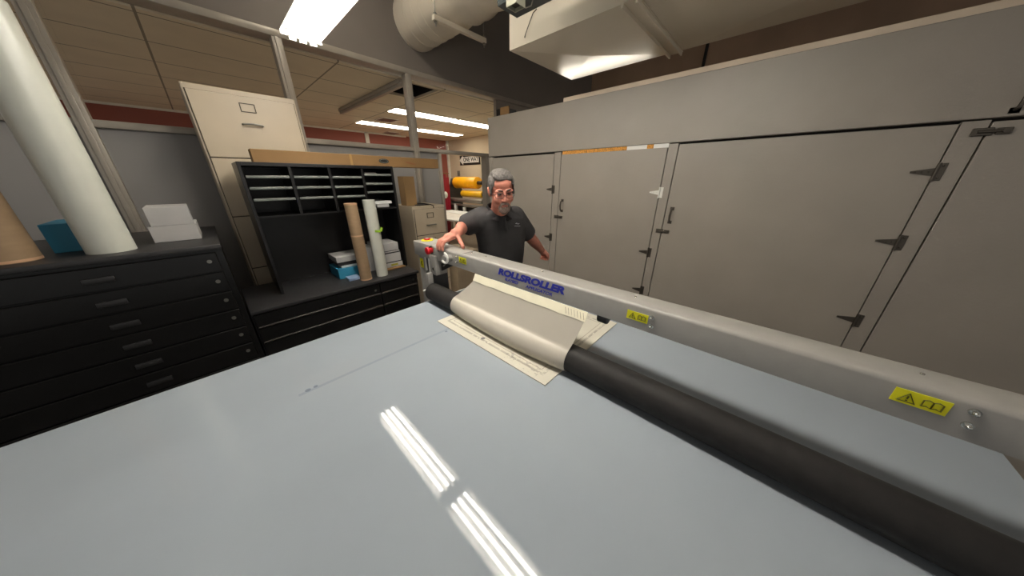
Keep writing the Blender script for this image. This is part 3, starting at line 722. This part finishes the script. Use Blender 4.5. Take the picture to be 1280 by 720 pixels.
obj('side_frame', MB().prism([(4.98, -.55), (4.98, -.35), (5.12, .02), (5.32, .02), (5.45, -.3), (5.45, -1.0), (5.0, -1.0)], 'y', 5.60, 5.70), BLK, t)
obj('nip_roller', MB().cone((4.98, 5.7, -.56), (4.98, 7.2, -.56), .06), STEEL, t)
obj('feed_bar', MB().box(4.9, 5.0, 5.7, 7.2, -.70, -.66, .004), STEEL, t)
obj('machine_bed', MB().box(5.0, 5.45, 5.7, 7.2, -.95, -.75, .01), BLK, t)
for y in (5.75, 7.1): obj('leg', MB().box(5.1, 5.3, y, y+.08, -H, -.95, .004), BEAMD, t)
for y, hgt in ((6.86, .34), (6.45, .26)): obj('waste_core', MB().cone((4.93, y, -1.0), (4.93, y, -1.0+hgt), .05), PAPER, t)
t = thing('supply_rack', (4.75, 7.1, -H), 'maroon upright rack seen through the doorway beside laminator', 'rack')
obj('rack_frame', MB().box(4.66, 4.76, 7.0, 7.36, -H, .14, .005).box(4.76, 4.86, 7.0, 7.04, -H, .05, .004), MAROON, t)
obj('rack_shelf', MB().box(4.60, 4.86, 6.97, 7.40, .14, .16, .003), KRAFT, t)
obj('rack_strut', MB().cone((4.72, 6.98, -1.2), (4.72, 7.28, -.5), .025), MAROON, t)
obj('hanging_coil', MB().ball((4.70, 7.02, -.42), (.06, .1, .1)), WTUBE, t)
t = thing('white_desk', (4.1, 5.7, -H), 'white table in the back room seen through the doorway', 'table')
obj('table_top', MB().box(3.55, 4.78, 4.9, 6.9, -.87, -.83, .006), WHT, t)
for x in (3.62, 4.66):
    for y in (5.0, 6.75): obj('leg', MB().box(x, x+.05, y, y+.05, -H, -.87), STEEL, t)
stack('paper_sheet', 'white sheet on the back room table near the laminator', 'paper', 4.3, 4.72, 5.4, 6.6, -.8295, -.822, PAPER, .04)
t = thing('lamp_box', (3.35, 3.4, .66), 'dark box with tan side standing on the left end of cupboard', 'box')
obj('box_body', MB().box(2.60, 2.78, 2.52, 2.68, .661, .76, .003, 1), BLK, t)
obj('box_flap', MB().box(2.585, 2.60, 2.46, 2.60, .661, .765, .002, 1), KRAFT, t)

# ------------------------------------------------------------------ the person
man = thing('person', (1.6, 1.6, -H), 'man in charcoal polo and glasses leaning one hand on the beam', 'person')
V = Vector
fd = V((-.731, -.682, 0))               # towards the camera
rt = V((.682, -.731, 0))                # viewer's right
sR, sL = V((1.300, 1.505, -.262)), V((1.515, 1.390, -.262))
neckb = V((1.395, 1.425, -.195))
pel = V((1.60, 1.62, -.78)); belly = V((1.53, 1.545, -.56)); chest = V((1.455, 1.475, -.36))
lat = (sL-sR); lat.z = 0; lat.normalize(); fw = V((lat.y, -lat.x, 0)); 
if fw.dot(fd) < 0: fw = -fw
def ring_at(c, a, b, n=28, pw=2.4, tilt=0):
    out = []
    for k in range(n):
        t_ = 2*math.pi*k/n; cs, sn = math.cos(t_), math.sin(t_)
        x = math.copysign(abs(cs)**(2/pw), cs)*a; y = math.copysign(abs(sn)**(2/pw), sn)*b
        p = c + lat*x + fw*y; p.z += tilt*y
        out.append(p)
    return out
def torso(mb, g=0.0, hem=False):
    st = [(pel+V((0, 0, -.10)), .165, .125), (pel, .175, .135), (pel.lerp(belly, .5), .178, .150), (belly, .180, .160), (belly.lerp(chest, .5), .182, .152),
          (chest, .190, .135), (chest.lerp(neckb, .45), .188, .115), (chest.lerp(neckb, .72), .150, .092), (chest.lerp(neckb, .92), .085, .070)]
    return mb.loft([ring_at(c, a+g, b+g, tilt=.25) for c, a, b in st])
eR = V((1.262, 1.690, -.335)); wR = V((1.052, 1.452, -.315))
eL = P(663, 297, 2.24); wL = P(677, 313, 2.40)
head_c = P(626.5, 238.5, 1.83)
body = MB()
torso(body, -.012)
body.cap(neckb+V((.02, .02, -.04)), head_c+V((.02, .02, -.05)), .066, .060)
for s0, e0, w0 in ((sR, eR, wR), (sL, eL, wL)):
    body.cap(s0, e0, .056, .047).cap(e0, e0.lerp(w0, .35), .047, .045).cap(e0.lerp(w0, .35), w0, .045, .030)
# legs inside the trousers
knees = []
for sg in (-1, 1):
    hip = pel + lat*(.09*sg) + V((0, 0, -.06)); kn_ = hip + V((.03, .03, -.42)); an = V((kn_.x+.02, kn_.y+.02, -H+.09))
    knees.append((hip, kn_, an)); body.cap(hip, kn_, .085, .058).cap(kn_, an, .055, .04)
# head, in its own frame: -Y is the face, X the viewer's right
yaw = math.atan2(-.62, -.785)
f3 = (fd*math.cos(R(16)) + rt*math.sin(R(16))).normalized()
pitch = R(16)
f3 = (f3*math.cos(pitch) + V((0, 0, -math.sin(pitch)))).normalized()
xax = V((0, 0, 1)).cross(f3).normalized()       # viewer's right when looking at the face
if xax.dot(rt) < 0: xax = -xax
zax = xax.cross(-f3).normalized()
if zax.z < 0: zax = -zax
roll = Matrix.Rotation(R(4), 3, f3)
xax, zax = roll @ xax, roll @ zax
HM = Matrix.Translation(head_c) @ Matrix((( xax.x, -f3.x, zax.x, 0), (xax.y, -f3.y, zax.y, 0), (xax.z, -f3.z, zax.z, 0), (0, 0, 0, 1))) @ Matrix.Scale(.985, 4)
def hp(*p): return HM @ V(p)
hd = MB()
hd.ball((0, .015, .03), (.074, .094, .085)).ball((0, -.018, -.03), (.065, .072, .088)).ball((0, -.03, -.072), (.054, .056, .045)).ball((0, -.07, -.098), (.026, .022, .022))
for s_ in (-1, 1):
    hd.ball((s_*.036, -.062, -.03), (.028, .026, .03)).ball((s_*.030, -.081, .026), (.030, .014, .011)).ball((s_*.013, -.098, -.03), (.010, .012, .009))
    hd.ball((s_*.076, .014, -.005), (.011, .021, .034), rot=(0, s_*.15, 0)).ball((s_*.032, -.078, .005), (.013, .010, .010))
hd.cap((0, -.086, .015), (0, -.106, -.024), .009, .0145)
hd.ball((0, -.085, -.062), (.026, .014, .022))
hd.ball((0, -.05, .06), (.055, .04, .04))
body.add(hd.xf(HM).bm)
# hands
def finger(mb, pts, r):
    for i in range(len(pts)-1): mb.cap(pts[i], pts[i+1], r*(1-.08*i), r*(1-.08*(i+1)))
bt_z = BZ1
knk = [V((.958, 1.438, -.352)), V((.955, 1.462, -.348)), V((.955, 1.487, -.352)), V((.960, 1.509, -.360))]   # index .. little
body.cap(wR, wR.lerp(knk[1], .3), .030, .033)
for k in knk:
    body.cap(wR.lerp(k, .25)+V((0, 0, -.006)), k, .022, .0145)
palm_c = (wR+knk[1])/2
body.ball(palm_c.lerp(knk[2], .2), (.045, .042, .02))
tips = []
for i, k in enumerate(knk):
    ln = (1.0, 1.08, 1.0, .85)[i]
    m1 = k + V((-.030*ln, .002, -.006)); m2 = m1 + V((-.016*ln, .002, -.030*ln)); m3 = m2 + V((-.001, .001, -.024*ln))
    finger(body, [k, m1, m2, m3], .0118 if i < 3 else .0102); tips.append(m3)
th0 = wR + V((-.028, -.026, -.030)); th1 = th0 + V((-.012, -.042, -.026)); th2 = V((th1.x-.008, th1.y-.030, bt_z+.013))
body.cap(wR.lerp(knk[0], .25), th0, .024, .018); finger(body, [th0, th1, th2], .0145)
# left hand: loosely curled beside the hip
hdir = (wL-eL).normalized(); side = hdir.cross(V((0, 0, 1))).normalized(); nrm = side.cross(hdir)
hk = wL + hdir*.085
body.cap(wL, wL+hdir*.03, .029, .030)
for i in range(4):
    off = side*(-.033+.022*i); k = hk + off - hdir*(.006*abs(i-1.5))
    body.cap(wL+hdir*.02+off*.6, k, .020, .0135)
    m1 = k + hdir*.026 - nrm*.014; m2 = m1 + hdir*.004 - nrm*.024; m3 = m2 - hdir*.016 - nrm*.010
    finger(body, [k, m1, m2, m3], .0112)
t0 = wL + hdir*.03 + side*.03 - nrm*.01; t1 = t0 + hdir*.035 + side*.012 - nrm*.014; t2 = t1 + hdir*.026 - side*.008 - nrm*.008
body.cap(wL+hdir*.012, t0, .020, .016); finger(body, [t0, t1, t2], .0125)
bm_ = remesh(body, .0042, 3)
bodyo = link('body', bm_, SKIN, man)
# shirt
sh = MB(); torso(sh, .004)
def sleeve(s0, e0, f, r0, r1):
    d = (e0-s0); mid = s0 + d*f
    sh.ball(s0, r0).cone(s0, mid, r0, r1, 28)
sleeve(sR, eR, .80, .084, .080); sleeve(sL, eL, .80, .082, .072)
sh.ball(chest.lerp(sR, .6)+V((0, 0, .01)), (.10, .10, .10)).ball(chest.lerp(sL, .6)+V((0, 0, .01)), (.10, .10, .10))
sm_ = remesh(sh, .006, 5)
so = link('polo_shirt', sm_, SHIRT, man)
# collar, placket, embroidered mark
upn = (head_c-neckb).normalized()
col = MB(); n = 28; rg = []
nb = neckb + V((.005, .005, .0))
for (zz, rr, out) in ((-.035, .098, 0), (-.005, .088, 0), (.020, .078, 0), (.022, .084, 0), (-.012, .103, 0), (-.03, .112, 0)):
    ring = []
    for k in range(n+1):
        a = R(14)+(2*math.pi-R(28))*k/n
        front = max(0, math.cos(a))
        p = nb + fw*math.cos(a)*rr*.95 + lat*math.sin(a)*rr + V((0, 0, zz-.045*front+.018*max(0, -math.cos(a))))
        ring.append(p)
    rg.append(ring)
col.loft(rg, False, False); 
bmesh.ops.solidify(col.bm, geom=col.bm.faces[:], thickness=.003)
obj('collar', col, SHIRT, so, smooth=60)
def on_front(u, v, lift=.004):
    """point on the shirt front: u along lat, v 0 (chest) .. 1 (neck)"""
    c = chest.lerp(neckb, v); a = .19-.06*v; b_ = .135-.05*v
    return c + lat*u + fw*(b_*math.sqrt(max(0, 1-(abs(u)/(a+.01))**2.4))+lift+.004) + V((0, 0, .25*b_))
pk = MB()
pk.tube([on_front(.0, .55, .004), on_front(0, .2, .006), on_front(0, -.1, .008)], [.008, .010, .010], 8)
obj('placket', pk, SHIRT, so)
dl = V((0, 0, 1))
lg = MB(); c0 = on_front(.085, .12, .014)
lg.tube([c0-lat*.012+dl*.012, c0-lat*.004+dl*.018, c0+lat*.004+dl*.010, c0+lat*.016+dl*.014], .0022, 6)
lg.tube([c0-lat*.022-dl*.002, c0+lat*.022-dl*.004], .0016, 6)
obj('embroidered_mark', lg, EMB, so)
# trousers, belt pouch, shoes
tq = MB()
tq.loft([ring_at(pel+V((0, 0, dz)), a, b_) for dz, a, b_ in ((.06, .178, .142), (-.02, .186, .146), (-.12, .180, .138))])
for hip, kn_, an in knees: tq.cap(hip, kn_, .105, .080).cone(kn_, an, .080, .068, 28)
tm = remesh(tq, .008, 4)
tro = link('trousers', tm, TROU, man)
bl_ = MB().loft([ring_at(pel+V((0, 0, dz)), .190, .152) for dz in (.028, .062)])
obj('belt', bl_, BLK, tro)
for hip, kn_, an in knees:
    s0 = MB().ball((an.x, an.y, -H+.05), (.055, .055, .05)).ball((an.x+fd.x*.1, an.y+fd.y*.1, -H+.035), (.06, .06, .036)).ball((an.x+fd.x*.17, an.y+fd.y*.17, -H+.03), (.045, .045, .03))
    obj('shoe', MB().add(s0.bm), BLK, man)
# hair
hr = MB()
hr.ball((0, .022, .050), (.082, .097, .080)).ball((0, .075, .015), (.070, .045, .080))
hr.ball((-.014, -.048, .102), (.052, .036, .022), rot=(.3, .1, 0)).ball((.026, -.040, .100), (.042, .038, .020), rot=(.25, .3, 0)).ball((0, .005, .108), (.062, .075, .022))
for s_ in (-1, 1): hr.ball((s_*.069, .004, .045), (.013, .050, .052)).ball((s_*.073, -.022, .008), (.008, .012, .028))
hm = remesh(hr, .0035, 2)
# keep the forehead and face free
bmh = bmesh.new(); bmh.from_mesh(hm)
kill = [v for v in bmh.verts if v.co.y < -.022 and ((v.co.x-.004)/.071)**2+((v.co.z-.0)/.088)**2 < 1]
bmesh.ops.delete(bmh, geom=kill, context='VERTS')
for v in bmh.verts:
    n1 = math.sin(v.co.x*310+v.co.z*90)*math.sin(v.co.y*170+v.co.z*140)
    v.co += v.co.normalized()*(.0012*n1)
bmh.to_mesh(hm); bmh.free()
hm.transform(HM); link('hair', hm, HAIR, man)
# beard and moustache
bd_ = MB()
bd_.ball((0, -.080, -.096), (.030, .021, .027)).ball((0, -.074, -.116), (.022, .015, .014)).ball((0, -.089, -.080), (.018, .010, .012))
for s_ in (-1, 1):
    bd_.cap((0, -.1015, -.047), (s_*.022, -.094, -.053), .0075, .0075).cap((s_*.022, -.094, -.053), (s_*.031, -.080, -.078), .007, .007).cap((s_*.031, -.082, -.078), (s_*.024, -.082, -.1), .009, .012)
bmm = remesh(bd_, .003, 2); bmm.transform(HM); link('beard', bmm, BEARD, man)
mo = MB().ball((0, -.1005, -.065), (.014, .0045, .0035)).xf(HM); obj('mouth', mo, LIP, man)
for s_ in (-1, 1):
    eb = MB().tube([(s_*.012, -.095, .028), (s_*.028, -.097, .035), (s_*.048, -.082, .030)], [.004, .0055, .003], 8).xf(HM); obj('eyebrow', eb, BROW, man)
    ey = MB().ball((s_*.031, -.085, .006), (.0115, .006, .0055)).xf(HM); eo = obj('eye', ey, EYE, man)
# glasses
gl_ = MB()
for s_ in (-1, 1):
    cx_, cz_, a_, b2 = s_*.034, .003, .026, .0175
    pts = [(cx_+a_*math.copysign(abs(math.cos(q))**.7, math.cos(q)), -.107+.012*abs(cx_+a_*math.cos(q))/.06, cz_+b2*math.copysign(abs(math.sin(q))**.7, math.sin(q))) for q in [2*math.pi*k/24 for k in range(24)]]
    gl_.tube(pts, .0014, 6, True)
    gl_.tube([(s_*.060, -.094, .008), (s_*.074, -.06, .008), (s_*.079, .0, .006), (s_*.080, .02, -.002)], .0018, 6)
gl_.tube([(-.009, -.107, .006), (0, -.109, .009), (.009, -.107, .006)], .0018, 6)
go = obj('spectacles', gl_.xf(HM), FRAME, man)
for s_ in (-1, 1):
    obj('spectacle_lens', MB().ball((s_*.034, -.1015, .003), (.0255, .001, .017), rot=(0, 0, s_*.2)).xf(HM), GLASS, go)
nl = MB()
nl.ball(tips[1]+V((-.0105, 0, -.004)), (.003, .0055, .006)); obj('nail', nl, NAIL, bodyo)

# ------------------------------------------------------------------ camera, world, exposure
cam = bpy.data.cameras.new('camera'); co = bpy.data.objects.new('camera', cam); C.objects.link(co)
co.location = (0, 0, H); co.rotation_euler = (R(90)-PT, 0, -TH)
cam.sensor_width = 36; cam.lens = 36*FL/1280; cam.clip_start = .01; cam.clip_end = 60
SC.camera = co
w = bpy.data.worlds.new('world'); SC.world = w; w.use_nodes = True
w.node_tree.nodes['Background'].inputs[0].default_value = (.95, .92, .87, 1)
w.node_tree.nodes['Background'].inputs[1].default_value = .38
SC.view_settings.view_transform = 'Standard'; SC.view_settings.look = 'None'
SC.view_settings.gamma = 1; SC.view_settings.use_curve_mapping = False
SC.view_settings.exposure = 0
